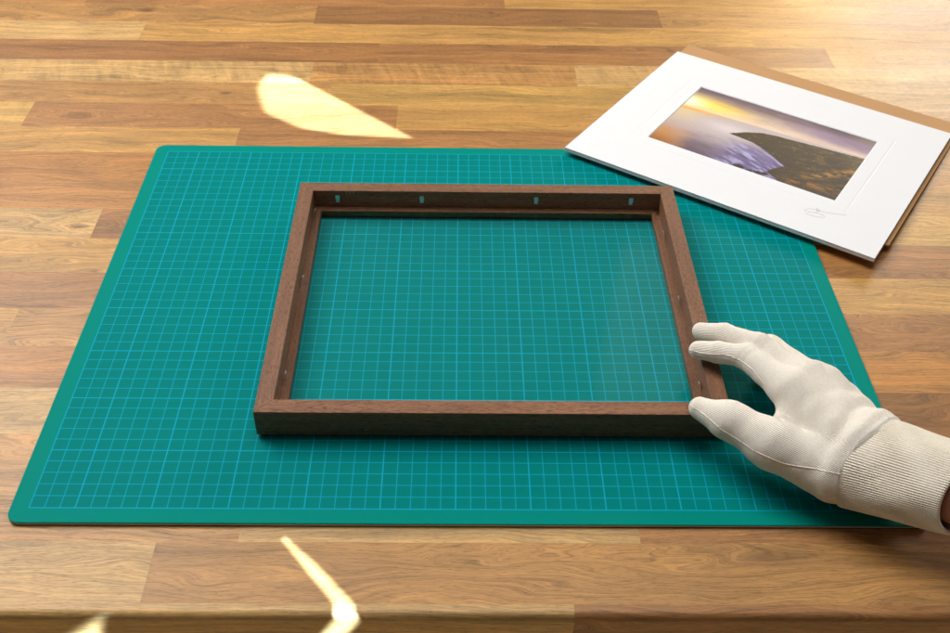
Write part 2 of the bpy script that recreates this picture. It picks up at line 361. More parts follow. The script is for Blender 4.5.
# ------------------------------------------------------------------ picture frame, face down
def build_frame():
    X0, X1, Y0, Y1, H = 140.0, 471.8, 63.2, 342.6, 25.0
    cx, cy = (X0+X1)/2, (Y0+Y1)/2
    root = empty('picture_frame', (cx, cy, 0))
    tag(root, 'empty dark brown hardwood picture frame lying face down on the green cutting mat', 'picture frame')
    wood = mat_framewood()
    # profile: (inset from outside, height)
    e = 0.5
    prof = [(1.8, 0.25), (1.2, 1.6), (0.0, 2.2), (0, H-e), (e*.3, H-e*.3), (e, H), (12.5-e, H), (12.5-e*.3, H-e*.3), (12.5, H-e), (12.5, 8.0),
            (18.6, 8.0), (19.0, 7.6), (19.0, 3.4), (17.2, 0.25)]
    per = [0.0]
    for a, b_ in zip(prof, prof[1:]): per.append(per[-1] + math.dist(a, b_))
    hw, hh = (X1-X0)/2, (Y1-Y0)/2
    for k in range(4):
        # rail k runs along direction d, outside normal nrm
        half, out = ((hw, hh), (hh, hw))[k % 2]
        ang = k*math.pi/2
        c, s = math.cos(ang), math.sin(ang)
        V = []; A = []; F = []
        nst = 40; sd = random.uniform(0, 40)
        for i in range(nst+1):
            t = -1 + 2*i/nst
            for (ins, z), pv in zip(prof, per):
                L = (half - ins) * t
                # gap hairline at mitre
                L = max(-(half-ins)+0.13, min(half-ins-0.13, L))
                x, y = L, -(out - ins)
                V.append((x*c - y*s, x*s + y*c, z)); A.append((L, pv, sd))
        m_ = len(prof)
        for i in range(nst):
            for j in range(m_):
                j2 = (j+1) % m_
                F.append((i*m_+j, (i+1)*m_+j, (i+1)*m_+j2, i*m_+j2))
        F.append(list(range(m_))); F.append([nst*m_+j for j in reversed(range(m_))])
        o = mesh_obj('rail', V, F, [wood], parent=root)
        o.data.attributes.new('wuv', 'FLOAT_VECTOR', 'POINT').data.foreach_set('vector', np.array(A, np.float32).ravel())
    # glass
    gx, gy = hw-12.9, hh-12.9
    g0, g1 = 8.05, 10.0
    V = [(sx*gx, sy*gy, z) for z in (g0, g1) for sx, sy in ((-1, -1), (1, -1), (1, 1), (-1, 1))]
    F = [(3, 2, 1, 0), (4, 5, 6, 7), (0, 1, 5, 4), (1, 2, 6, 5), (2, 3, 7, 6), (3, 0, 4, 7)]
    mesh_obj('glass_pane', V, F, [mat_glass()], parent=root)
    # flexible metal glazing points
    steel = simple('dull_steel', srgb(205, 212, 208), 0.3, 0.5, 0.75, bstr=0.1)
    def point(px, py, ang, h=7.0, w=4.4, lean=0.8, z0=13.0):
        V = []; 
        c, s = math.cos(ang), math.sin(ang)      # local x along rail, local y into the frame
        pts = []
        sec = [(0.25, z0), (0.35+lean*.3, z0+h*.5), (0.3+lean, z0+h*.92), (0.3+lean*.9, z0+h)]
        for iy, z in sec:
            wz = w/2*(0.78 if z > z0+h*.95 or z == z0 else 1)
            for lx, dy in ((-wz, 0), (wz, 0), (wz, .35), (-wz, .35)): pts.append((lx, iy+dy, z))
        for x, y, z in pts: V.append((px + x*c - y*s - cx, py + x*s + y*c - cy, z))
        F = []
        for k in range(len(sec)-1):
            for i in range(4):
                j = (i+1) % 4; F.append((k*4+i, k*4+j, (k+1)*4+j, (k+1)*4+i))
        F.append((3, 2, 1, 0)); q = (len(sec)-1)*4; F.append((q, q+1, q+2, q+3))
        return V, F
    yb = Y1-12.5; xl = X0+12.5; xr = X1-12.5
    spots = [(173.5, yb, math.pi), (248, yb, math.pi), (349.5, yb, math.pi), (434, yb, math.pi)]
    spots += [(xr, y, math.pi/2) for y in (287, 200, 104)]
    spots += [(xl, y, -math.pi/2) for y in (315, 222, 112)]
    # three short pale chips in the back rail's inner wall
    V = []; F = []
    for x, h in ((181.5, 3.2), (184.6, 2.6), (188.0, 2.9)):
        n = len(V); V += [(x-cx-.3, yb-cy-.12, 24.2), (x-cx+.3, yb-cy-.12, 24.2), (x-cx+.25, yb-cy-.12, 24.2-h), (x-cx-.2, yb-cy-.12, 24.2-h),
                          (x-cx-.3, yb-cy+.1, 24.2), (x-cx+.3, yb-cy+.1, 24.2), (x-cx+.25, yb-cy+.1, 24.2-h), (x-cx-.2, yb-cy+.1, 24.2-h)]
        F += [(n+3, n+2, n+1, n), (n+4, n+5, n+6, n+7), (n, n+1, n+5, n+4), (n+1, n+2, n+6, n+5), (n+2, n+3, n+7, n+6), (n+3, n, n+4, n+7)]
    mesh_obj('chip_marks', V, F, [simple('pale_raw_wood', srgb(190, 158, 128), 0.8)], parent=root)
    for (px, py, a) in spots:
        side = abs(abs(a)-math.pi) > .1
        V, F = point(px, py, a, h=7.4 if not side else 5.0, w=3.7 if not side else 4.0, lean=0.5 if not side else 2.4, z0=13.2 if not side else 11)
        mesh_obj('glazing_point', V, F, [steel], parent=root)
build_frame()

# ------------------------------------------------------------------ mounted print and brown board
A1, B1 = .00388, .00607
nz = Vector((3*A1, 3*B1, 1)).normalized()
yaw = math.radians(-34.1)
ux = Vector((math.cos(yaw), math.sin(yaw), 0)); ux = (ux - nz*ux.dot(nz)).normalized(); vy = nz.cross(ux)
ROT = Matrix((ux, vy, nz)).transposed().to_4x4()
def zp(x, y, off): return off - 3*((x-590)*A1 + (y-440)*B1)
white = simple('white_mount_board', srgb(236, 237, 239), 0.85, 0.25, nscale=700, bstr=0.15, var=0.015)
core = simple('cream_board_core', srgb(226, 222, 212), 0.9, 0.2, var=0.03)
kraft = simple('brown_kraft_board', srgb(196, 152, 106), 0.85, 0.2, nscale=500, bstr=0.25, var=0.06)

def ring_loft(rings, cap_first=False, cap_last=False):
    V = []; F = []
    for r in rings: V += r
    n = 4
    for k in range(len(rings)-1):
        for i in range(n):
            j = (i+1) % n; F.append((k*n+i, k*n+j, (k+1)*n+j, (k+1)*n+i))
    if cap_first: F.append((3, 2, 1, 0))
    if cap_last: q = (len(rings)-1)*n; F.append((q, q+1, q+2, q+3))
    return V, F
def rect(x0, y0, x1, y1, z): return [(x0, y0, z), (x1, y0, z), (x1, y1, z), (x0, y1, z)]

def smoothstep(a, b, x):
    t = np.clip((x-a)/(b-a), 0, 1); return t*t*(3-2*t)
def vnoise(x, y, seed=0):
    r = np.random.default_rng(seed); G = r.random((128, 128))
    xi = np.floor(x).astype(int); yi = np.floor(y).astype(int); fx = x-xi; fy = y-yi
    fx = fx*fx*(3-2*fx); fy = fy*fy*(3-2*fy)
    g = lambda i, j: G[i % 128, j % 128]
    return (g(xi, yi)*(1-fx)+g(xi+1, yi)*fx)*(1-fy) + (g(xi, yi+1)*(1-fx)+g(xi+1, yi+1)*fx)*fy
def fbm(x, y, seed=0, o=4):
    s = 0; a = .5
    for i in range(o): s = s + a*vnoise(x*2**i+i*7.3, y*2**i+i*3.1, seed+i); a *= .5
    return s/(1-.5**o)

def photo_colors(U, Vv):
    """the coast photograph: sunset sky left, misty sea, dark headland right.  U -96..95, V -62..67 (mm)"""
    C = lambda *c: np.array(srgb(*c)[:3])
    def lay(base, col, m): return base*(1-m[..., None]) + col*m[..., None]
    n1 = fbm(U/22+U*0, Vv/7, 3); n2 = fbm(U/6, Vv/3, 9); n3 = fbm(U/2.2, Vv/1.6, 21); nl = fbm((U-Vv*1.2)/30, (U*0.5+Vv)/5, 5)
    # sky
    t = smoothstep(20, 66, Vv + (n1-.5)*16)
    img = C(236, 214, 196)*(1-t[..., None]) + C(120, 98, 116)*t[..., None]
    img = lay(img, C(150, 128, 168), smoothstep(-10, 60, U)*smoothstep(30, 44, Vv)*smoothstep(66, 50, Vv)*.7*np.clip(nl*1.6, 0, 1))
    img = lay(img, C(90, 66, 84), smoothstep(0, 60, U)*smoothstep(52, 64, Vv)*.7)
    img = lay(img, C(168, 150, 140), smoothstep(60, 95, U)*smoothstep(40, 66, Vv)*.6)
    glow = np.exp(-((U+78)/42)**2 - ((Vv-36)/13)**2)
    img = lay(img, C(252, 232, 130), np.clip(glow*1.15, 0, 1))
    img = lay(img, C(244, 196, 84), np.clip(np.exp(-((U+55)/22)**2 - ((Vv-43+(U+55)*.1)/3.2)**2)*.8*(.4+n2), 0, 1))
    img = lay(img, C(255, 250, 225), np.clip(np.exp(-((U+96)/16)**2 - ((Vv-33)/9)**2)*1.3, 0, 1))
    # sea and mist
    hor = 20 + (U+96)*0.05
    sea = smoothstep(hor+1.2, hor-1.2, Vv)
    s = C(200, 188, 190)*np.ones(U.shape+(1,))
    s = lay(s, C(226, 206, 172), smoothstep(-50, -92, U)*smoothstep(-25, 12, Vv))
    s = lay(s, C(244, 190, 90), np.exp(-((Vv-hor+3)/3.2)**2)*smoothstep(-25, -85, U)*.9)
    s = lay(s, C(120, 104, 124), smoothstep(-8, -58, Vv + (n1-.5)*18)*smoothstep(-84, -56, U))
    s = lay(s, C(206, 146, 62), smoothstep(-8, -44, Vv+(n1-.5)*12)*smoothstep(-52, -84, U+(n2-.5)*14)*.8)
    s = lay(s, C(158, 98, 40), smoothstep(-38, -62, Vv)*smoothstep(-52, -84, U)*.7)
    s = lay(s, C(238, 230, 232), np.exp(-((U+38)/26)**2 - ((Vv-2)/11)**2)*.55)
    wave = smoothstep(-42, -4, U)*smoothstep(-2, -22, Vv + n1*6)
    s = lay(s, C(112, 104, 164), wave*.75)
    s = lay(s, C(214, 212, 246), wave*smoothstep(.46, .70, fbm((U-Vv*.5)/16, (U*.42+Vv)/3.0, 31, 5))*.55)
    s = lay(s, C(60, 50, 92), wave*smoothstep(.56, .76, fbm((U-Vv*.5)/16+5, (U*.42+Vv)/3.4, 44, 5))*.4)
    img = img*(1-sea[..., None]) + s*sea[..., None]
    # headland
    topx = np.array([-33, -20, -6.5, 7.3, 28.4, 59.6, 96]); topy = np.array([-5.3, 6.5, 14.8, 18.0, 20.3, 23.8, 28.0])
    shx = np.array([-33, -6.8, 13.3, 34.6, 36]); 
    top = np.interp(U, topx, topy, left=-200) + (n3-.5)*1.6
    lowx = np.array([-62, -61, -50.9, -44, -31.5, -17.7, -8.2, -5.5]); lowu = np.array([42, 40.7, 23.7, 26, 34.6, 13.3, -6.8, -33])
    left = np.interp(Vv, lowx, lowu, left=42, right=-40) + (n2-.5)*7
    land = smoothstep(.7, -.7, Vv-top)*smoothstep(-1.6, 1.6, U-left+(n2-.5)*5)
    n4 = fbm((U+Vv*.6)/12, (Vv-U*.25)/3.2, 61)
    ld = C(66, 50, 20) * (0.6+n4*.9)[..., None]
    ld = lay(ld, C(112, 90, 38), smoothstep(.5, .8, n4)*.8*smoothstep(-20, 60, U))
    ld = lay(ld, C(42, 28, 22), smoothstep(6, -18, Vv)*smoothstep(60, 10, U)*.6)
    band = np.exp(-((Vv + 33 - (U-60)*.9 - (n1-.5)*12)/5)**2)*smoothstep(45, 70, U)
    ld = lay(ld, C(190, 140, 62), np.clip(band*smoothstep(.42, .7, n2+n3*.2)*.8, 0, 1))
    band = np.exp(-((Vv + 50 - (U-50)*.12 - (n1-.5)*10)/5)**2)*smoothstep(36, 50, U)*smoothstep(98, 80, U)
    ld = lay(ld, C(168, 112, 44), np.clip(band*.9*smoothstep(.4, .6, n2), 0, 1))
    ld = lay(ld, C(132, 116, 88), smoothstep(66, 96, U)*smoothstep(-8, 26, Vv)*.55)
    ld = lay(ld, C(214, 190, 150), smoothstep(.72, .8, n3)*.30)
    img = img*(1-land[..., None]) + ld*land[..., None]
    for ru, rv, rr in ((-1.3, -57.5, 4.2), (18.5, -57.4, 3.6), (10, -59, 2.4), (24, -55, 3.0)):
        m = smoothstep(1.1, .7, np.hypot((U-ru)/(rr*1.4), (Vv-rv)/rr)+(n3-.5)*.9); img = lay(img, C(36, 24, 30), m)
    return np.clip(img, 0, 1)**1.25

def tube(points, r, sides=6, taper=True):
    P = [Vector(p) for p in points]; V = []; F = []
    for i, p in enumerate(P):
        t = (P[min(i+1, len(P)-1)] - P[max(i-1, 0)]).normalized()
        n = t.orthogonal().normalized(); bn = t.cross(n)
        rr = r*(0.55 if taper and i in (0, len(P)-1) else 1)
        for k in range(sides):
            a = 2*math.pi*k/sides; V.append(p + rr*(n*math.cos(a)+bn*math.sin(a)))
    for i in range(len(P)-1):
        for k in range(sides):
            j = (k+1) % sides; F.append((i*sides+k, i*sides+j, (i+1)*sides+j, (i+1)*sides+k))
    F.append(list(reversed(range(sides)))); q = (len(P)-1)*sides; F.append([q+i for i in range(sides)])
    return V, F
def catmull(P, k=6):
    P = [np.array(p, float) for p in P]; out = []
    Q = [2*P[0]-P[1]] + P + [2*P[-1]-P[-2]]
    for i in range(1, len(Q)-2):
        for j in range(k):
            t = j/k; a, b_, c, d = Q[i-1:i+3]
            out.append(.5*((2*b_) + (c-a)*t + (2*a-5*b_+4*c-d)*t*t + (3*b_-a-3*c+d)*t**3))
    out.append(Q[-2]); return out

def build_print():
    cx, cy = 580.4, 451.4
    root = empty('mounted_print', (cx, cy, zp(cx, cy, 6.0)), ROT)   # origin on the mount's top face
    tag(root, 'white window mount holding a small sunset coast photograph, signed in pencil, beside the frame', 'mounted print')
    hx0, hx1, hy0, hy1 = -152.0, 151.6, -127.6, 127.4
    wx0, wx1, wy0, wy1 = -95.4, 94.4, -61.0, 66.8
    gx0, gx1, gy0, gy1 = -110.0, 108.2, -75.5, 79.0
    def R_(d, z, base): x0, y0, x1, y1 = base; return rect(x0-d, y0-d, x1+d, y1+d, z)
    O = (hx0, hy0, hx1, hy1); G = (gx0, gy0, gx1, gy1); W = (wx0, wy0, wx1, wy1)
    rings = [R_(0, -1.55, O), R_(0, -.12, O), R_(-.15, 0, O), R_(1.4, 0, G), R_(.4, -.15, G), R_(-.4, -.15, G), R_(-1.2, 0, G), R_(.5, 0, W), R_(.35, -.08, W), R_(-.5, -.8, W), R_(-.5, -1.55, W)]
    V, F = ring_loft(rings)
    q = (len(rings)-1)*4
    for i in range(4):
        j = (i+1) % 4; F.append((q+i, q+j, j, i))
    mesh_obj('mount_board', V, F, [white], parent=root)
    # photograph
    nx, ny = 420, 284
    us = np.linspace(wx0+.4, wx1-.4, nx); vs = np.linspace(wy0+.4, wy1-.4, ny)
    UU, VV = np.meshgrid(us, vs)
    V = np.stack([UU, VV, np.full_like(UU, -0.86)], -1).reshape(-1, 3)
    idx = np.arange(nx*ny).reshape(ny, nx)
    F = np.stack([idx[:-1, :-1], idx[:-1, 1:], idx[1:, 1:], idx[1:, :-1]], -1).reshape(-1, 4)
    o = mesh_obj('photograph', V, F, [mat_print()], parent=root)
    c = photo_colors(UU, VV).reshape(-1, 3)
    c = np.concatenate([np.clip(c, 0, 1), np.ones((len(c), 1))], 1).astype(np.float32)
    o.data.attributes.new('ink', 'FLOAT_COLOR', 'POINT').data.foreach_set('color', c.ravel())
    o['label'] = 'colour photograph of a misty sunset sea and dark headland'
    # backing sheet, a little gap under the mount
    V, F = ring_loft([R_(-.3, -3.9, (hx0, hy0-.2, hx1, hy1)), R_(0, -3.8, (hx0, hy0-.2, hx1, hy1)), R_(0, -2.15, (hx0, hy0-.2, hx1, hy1)), R_(-.2, -2.05, (hx0, hy0-.2, hx1, hy1))], True, True)
    mesh_obj('backing_sheet', V, F, [white], parent=root)
    V, F = ring_loft([R_(-1.3, -2.06, O), R_(-1.3, -1.64, O)], True, True)
    mesh_obj('barrier_paper', V, F, [simple('grey_paper', srgb(150, 154, 160), .9)], parent=root)
    # pencil signature
    graph = simple('pencil_graphite', srgb(120, 120, 124), .5, var=.2)
    sig = [(87.5, -89), (85, -84.8), (84.6, -83.6), (86.6, -84.8), (88.4, -86.4), (83, -87), (79.5, -88.4), (77, -92), (77.6, -94.2), (82, -93), (88, -91.2), (93, -90.8), (95.6, -92.4), (93, -95.2), (88, -97.2), (82, -97.6), (79, -97)]
    sig2 = [(85.5, -90.5), (88, -87.6), (87.6, -85.3), (89.5, -86), (94, -85.4), (101, -82.6), (111, -78.6)]
    V = []; F = []
    for s_ in (sig, sig2):
        v, f = tube([(p[0], p[1], .02) for p in catmull([(x, y) for x, y in s_], 6)], .12)
        n0 = len(V); V += v; F += [[i+n0 for i in ff] for ff in f]
    mesh_obj('signature', V, F, [graph], parent=root)
    # kraft board below, shifted up and to the right
    kx, ky = 580.4, 451.4
    k = None
    x0, x1, y0, y1 = -151.5, 155.2, -95.6, 158.5
    rot = ROT
    V, F = ring_loft([rect(x0, y0, x1, y1, .05), rect(x0, y0, x1, y1, 1.9)], True, True)
    kr = mesh_obj('cardboard_sheet', V, F, [kraft])
    kr.matrix_world = Matrix.Translation(Vector((cx*S, cy*S, (zp(cx, cy, 0.1))*S))) @ rot
    tag(kr, 'brown kraft backing board sticking out from under the white mount', 'backing board')
build_print()

# ------------------------------------------------------------------ gloved hand
J = {k: np.array(v, float) for k, v in dict(
    i_tip=(455.5, 120, 33.2), i_dip=(468.2, 113.4, 37.5), i_pip=(486, 103, 43), i_mcp=(508, 66, 47),
    m_tip=(461.5, 140, 33.2), m_dip=(477, 131.5, 38.5), m_pip=(497, 113, 43.5), m_mcp=(521, 79, 44),
    r_tip=(485, 138, 13), r_dip=(492, 135, 24), r_pip=(509, 122, 34), r_mcp=(538, 80, 37),
    p_tip=(512, 130, 10), p_dip=(522, 125, 15), p_pip=(536, 106, 23), p_mcp=(552, 72, 29),
    t_tip=(447, 60, 34.5), t_ip=(464, 46.5, 37.5), t_mcp=(489, 28, 34.5), t_cmc=(524, 10, 28),
    wrist=(550, 19, 30), seam=(554, 15, 31), cuff_end=(598, -22, 46.5), elbow=(776, -171, 109)).items()}
def seg_d(P, a, b, ra, rb):
    ab = b-a; t = np.clip(((P-a)@ab)/(ab@ab), 0, 1)
    return np.linalg.norm(P - a - t[..., None]*ab, axis=-1) - (ra + (rb-ra)*t)
def smin(a, b, k):
    h = np.clip(.5+.5*(b-a)/k, 0, 1); return b*(1-h)+a*h - k*h*(1-h)
AX = J['cuff_end']-J['seam']; AX /= np.linalg.norm(AX)          # from hand to forearm
SIDE = np.array([-AX[1], AX[0], 0]); SIDE /= np.linalg.norm(SIDE); UPV = np.cross(AX, SIDE)
if UPV[2] < 0: UPV = -UPV
def ell_seg(P, a, b, wa, ha, wb, hb):
    """elliptic cone from a to b, wide along SIDE, high along UPV"""
    ab = b-a; L = np.linalg.norm(ab); d = ab/L
    q = P-a; s = q@d; t = np.clip(s/L, 0, 1); 
    w = wa+(wb-wa)*t; h = ha+(hb-ha)*t
    r = q - (t*L)[..., None]*d
    x = r@SIDE; y = r@UPV; z = r@d
    k = np.sqrt((x/w)**2 + (y/h)**2 + (z/h)**2)
    g = np.sqrt((x/w**2)**2 + (y/h**2)**2 + (z/h**2)**2)
    return np.where(k > 1e-6, k*(k-1)/np.maximum(g, 1e-9), -np.minimum(w, h))
def hand_sdf(P, forearm=False):
    g = lambda k: J[k]
    idx = smin(smin(seg_d(P, g('i_tip'), g('i_dip'), 6.6, 7.9), seg_d(P, g('i_dip'), g('i_pip'), 7.9, 8.7), 2), seg_d(P, g('i_pip'), g('i_mcp'), 9.0, 11.5), 4)
    mid = smin(smin(seg_d(P, g('m_tip'), g('m_dip'), 6.6, 8.0), seg_d(P, g('m_dip'), g('m_pip'), 8.1, 9.0), 2), seg_d(P, g('m_pip'), g('m_mcp'), 9.0, 11.5), 4)
    rin = smin(smin(seg_d(P, g('r_tip'), g('r_dip'), 7.2, 8.0), seg_d(P, g('r_dip'), g('r_pip'), 8.0, 8.8), 2), seg_d(P, g('r_pip'), g('r_mcp'), 8.8, 11.5), 4)
    pin = smin(smin(seg_d(P, g('p_tip'), g('p_dip'), 6.6, 7.2), seg_d(P, g('p_dip'), g('p_pip'), 7.2, 7.8), 2), seg_d(P, g('p_pip'), g('p_mcp'), 7.8, 11), 4)
    thu = smin(seg_d(P, g('t_tip'), g('t_ip'), 7.9, 12.8), seg_d(P, g('t_ip'), g('t_mcp'), 12.8, 15.5), 6)
    thu = smin(thu, seg_d(P, g('t_mcp'), g('t_cmc'), 15, 19), 9)
    w = g('wrist')
    palm = seg_d(P, g('i_mcp'), w - SIDE*9 + UPV*3, 12.5, 21)
    palm = smin(palm, seg_d(P, g('m_mcp'), w + UPV*3, 12.5, 22), 10)
    palm = smin(palm, seg_d(P, g('r_mcp'), w + SIDE*9 + UPV*2, 12, 20), 10)
    palm = smin(palm, seg_d(P, g('p_mcp'), w + SIDE*14, 11, 18), 10)
    palm = smin(palm, ell_seg(P, w - AX*8, J['seam'] + AX*4, 34, 28, 36.5, 29), 10)
    f = smin(idx, mid, 1.2); f = smin(f, rin, 1.2); f = smin(f, pin, 1.2)
    d = smin(f, palm, 9)
    d = smin(d, seg_d(P, np.array([502., 47, 36]), g('i_mcp')+(8,-8,-6), 8, 12), 8)
    d = smin(d, thu, 7)
    if forearm:
        d = smin(d, ell_seg(P, J['seam'], J['cuff_end'], 29, 23, 27.5, 22), 8)
        d = smin(d, seg_d(P, J['cuff_end'], J['elbow'], 24, 44), 10)
        return d
    # cloth folds above the cuff
    q = P - J['seam']; s = -(q@AX); x = q@SIDE; z = q@UPV
    th = np.arctan2(x, z)
    top = np.clip(np.cos(th-.2), 0, 1)
    sn = np.sin(th); s = s + np.where(sn < 0, 10.0, 3.0)*sn
    d = d + 3.5*np.clip((-s-1.5)/4, 0, 1)*(s > -45)
    wig = 2.5*np.sin(th*2.3+.5) + 1.2*np.sin(th*5)
    d = d - 1.9*np.exp(-((s-5.5-wig*.3)/4.5)**2)*(.5+.5*top)
    d = d + 1.3*np.exp(-((s-15-wig)/3.6)**2)*top
    d = d - 1.1*np.exp(-((s-23-wig*1.3)/4.5)**2)*np.clip(np.cos(th-.9), 0, 1)
    d = d + .6*np.exp(-((s-32-wig*1.8)/3.5)**2)*np.clip(np.cos(th-1.0), 0, 1)
    # gentle fabric unevenness
    d = d + .45*np.sin(P[..., 0]*.13+P[..., 1]*.07+1)*np.sin(P[..., 1]*.11-P[..., 2]*.09) + .2*np.sin(P[..., 0]*.29-P[..., 1]*.17)*np.sin(P[..., 2]*.21+P[..., 1]*.19+.6)
    # little creases over finger joints
    for jn, pn, amp in (('i_pip', 'i_mcp', .22), ('m_pip', 'm_mcp', .25), ('t_ip', 't_mcp', .15), ('i_dip', 'i_pip', .12), ('m_dip', 'm_pip', .12)):
        a = J[pn]-J[jn]; a /= np.linalg.norm(a); qq = P-J[jn]; r = np.linalg.norm(qq, axis=-1)
        d = d + amp*np.sin((qq@a)*1.25)*np.exp(-(r/11)**2)
    for jn, vec, amp, wd in (('m_mcp', (10, 12, 6), 1.2, 7), ('r_mcp', (6, 12, 6), 1.0, 6)):
        qq = P-(J[jn]+np.array(vec)); d = d - amp*np.exp(-((qq**2).sum(-1))/wd**2)
    return d
def surface_net(fn, lo, hi, h):
    ax = [np.arange(a, b+h, h) for a, b in zip(lo, hi)]
    shp = tuple(len(a) for a in ax)
    D = np.empty(shp, np.float32)
    for i, x in enumerate(ax[0]):
        Y, Z = np.meshgrid(ax[1], ax[2], indexing='ij'); P = np.stack([np.full_like(Y, x), Y, Z], -1)
        D[i] = fn(P)
    ins = D < 0
    c = np.zeros(tuple(s-1 for s in shp), np.int8)
    for a in (0, 1):
        for b_ in (0, 1):
            for e in (0, 1): c += ins[a:shp[0]-1+a, b_:shp[1]-1+b_, e:shp[2]-1+e]
    act = (c > 0) & (c < 8)
    ids = -np.ones(act.shape, int); I = np.argwhere(act); ids[act] = np.arange(len(I))
    V = np.array(lo) + (I+.5)*h
    F = []
    for axn in range(3):
        o1, o2 = [(1, 2), (2, 0), (0, 1)][axn]
        sl0 = [slice(None)]*3; sl1 = [slice(None)]*3
        sl0[axn] = slice(0, -1); sl1[axn] = slice(1, None)
        a = ins[tuple(sl0)]; b_ = ins[tuple(sl1)]
        E = np.argwhere(a != b_); E = E[(E[:, o1] > 0) & (E[:, o2] > 0) & (E[:, o1] < shp[o1]-1) & (E[:, o2] < shp[o2]-1)]
        fl = a[tuple(E.T)]
        def g(d1, d2):
            Q = E.copy(); Q[:, o1] += d1; Q[:, o2] += d2; return ids[tuple(Q.T)]
        q = np.stack([g(-1, -1), g(0, -1), g(0, 0), g(-1, 0)], 1)
        q[~fl] = q[~fl][:, ::-1]
        F.append(q)
    F = np.concatenate(F)
    for it in range(4):                              # pull vertices onto the surface
        d = fn(V); e = .4
        G = np.stack([fn(V+np.eye(3)[k]*e)-fn(V-np.eye(3)[k]*e) for k in range(3)], 1)/(2*e)
        V = V - (np.clip(d, -h, h)/np.maximum((G**2).sum(1), .2))[:, None]*G
    return V, F
def knit_coords(V):
    """along / across coordinates of the knit: each finger in its own frame, the back of the hand in one common frame"""
    def frame(d):
        sd = np.cross(d, np.array([0.1, -.35, 1.0])); sd /= np.linalg.norm(sd); return sd, np.cross(sd, d)
    chains = [('i_tip', 'i_dip', 'i_pip', 'i_mcp'), ('m_tip', 'm_dip', 'm_pip', 'm_mcp'), ('r_tip', 'r_dip', 'r_pip', 'r_mcp'), ('p_tip', 'p_dip', 'p_pip', 'p_mcp'), ('t_tip', 't_ip', 't_mcp', 't_cmc')]
    pd = J['m_mcp']-J['wrist']; pd /= np.linalg.norm(pd); ps, pu = frame(pd)
    def palm(P): q = P-J['wrist']; return q@pd, q@ps + .8*(q@pu)
    num = np.zeros((len(V), 2)); den = np.zeros(len(V))
    def add(w, al, ac):
        num[:, 0] += w*al; num[:, 1] += w*ac; den[:] += w
    al, ac = palm(V)
    dist = np.minimum.reduce([seg_d(V, J['wrist'], J[k], 0, 0) for k in ('i_mcp', 'm_mcp', 'r_mcp', 'p_mcp')])
    add(np.exp(-(dist/7.0)**2)+1e-9, al, ac)
    for ch in chains:
        L, off = palm(J[ch[-1]])
        for a, b_ in zip(ch[::-1], ch[::-1][1:]):
            A_, B_ = J[a], J[b_]; d = B_-A_; ln = np.linalg.norm(d); d = d/ln; sd, up = frame(d)
            q = V-A_; t = np.clip((q@d)/ln, 0, 1); r = q-(t*ln)[:, None]*d
            w = np.exp(-(np.linalg.norm(r, axis=1)/6.5)**2)
            add(w, L+q@d, off + r@sd + .8*(r@up)); L += ln
    return num/den[:, None]
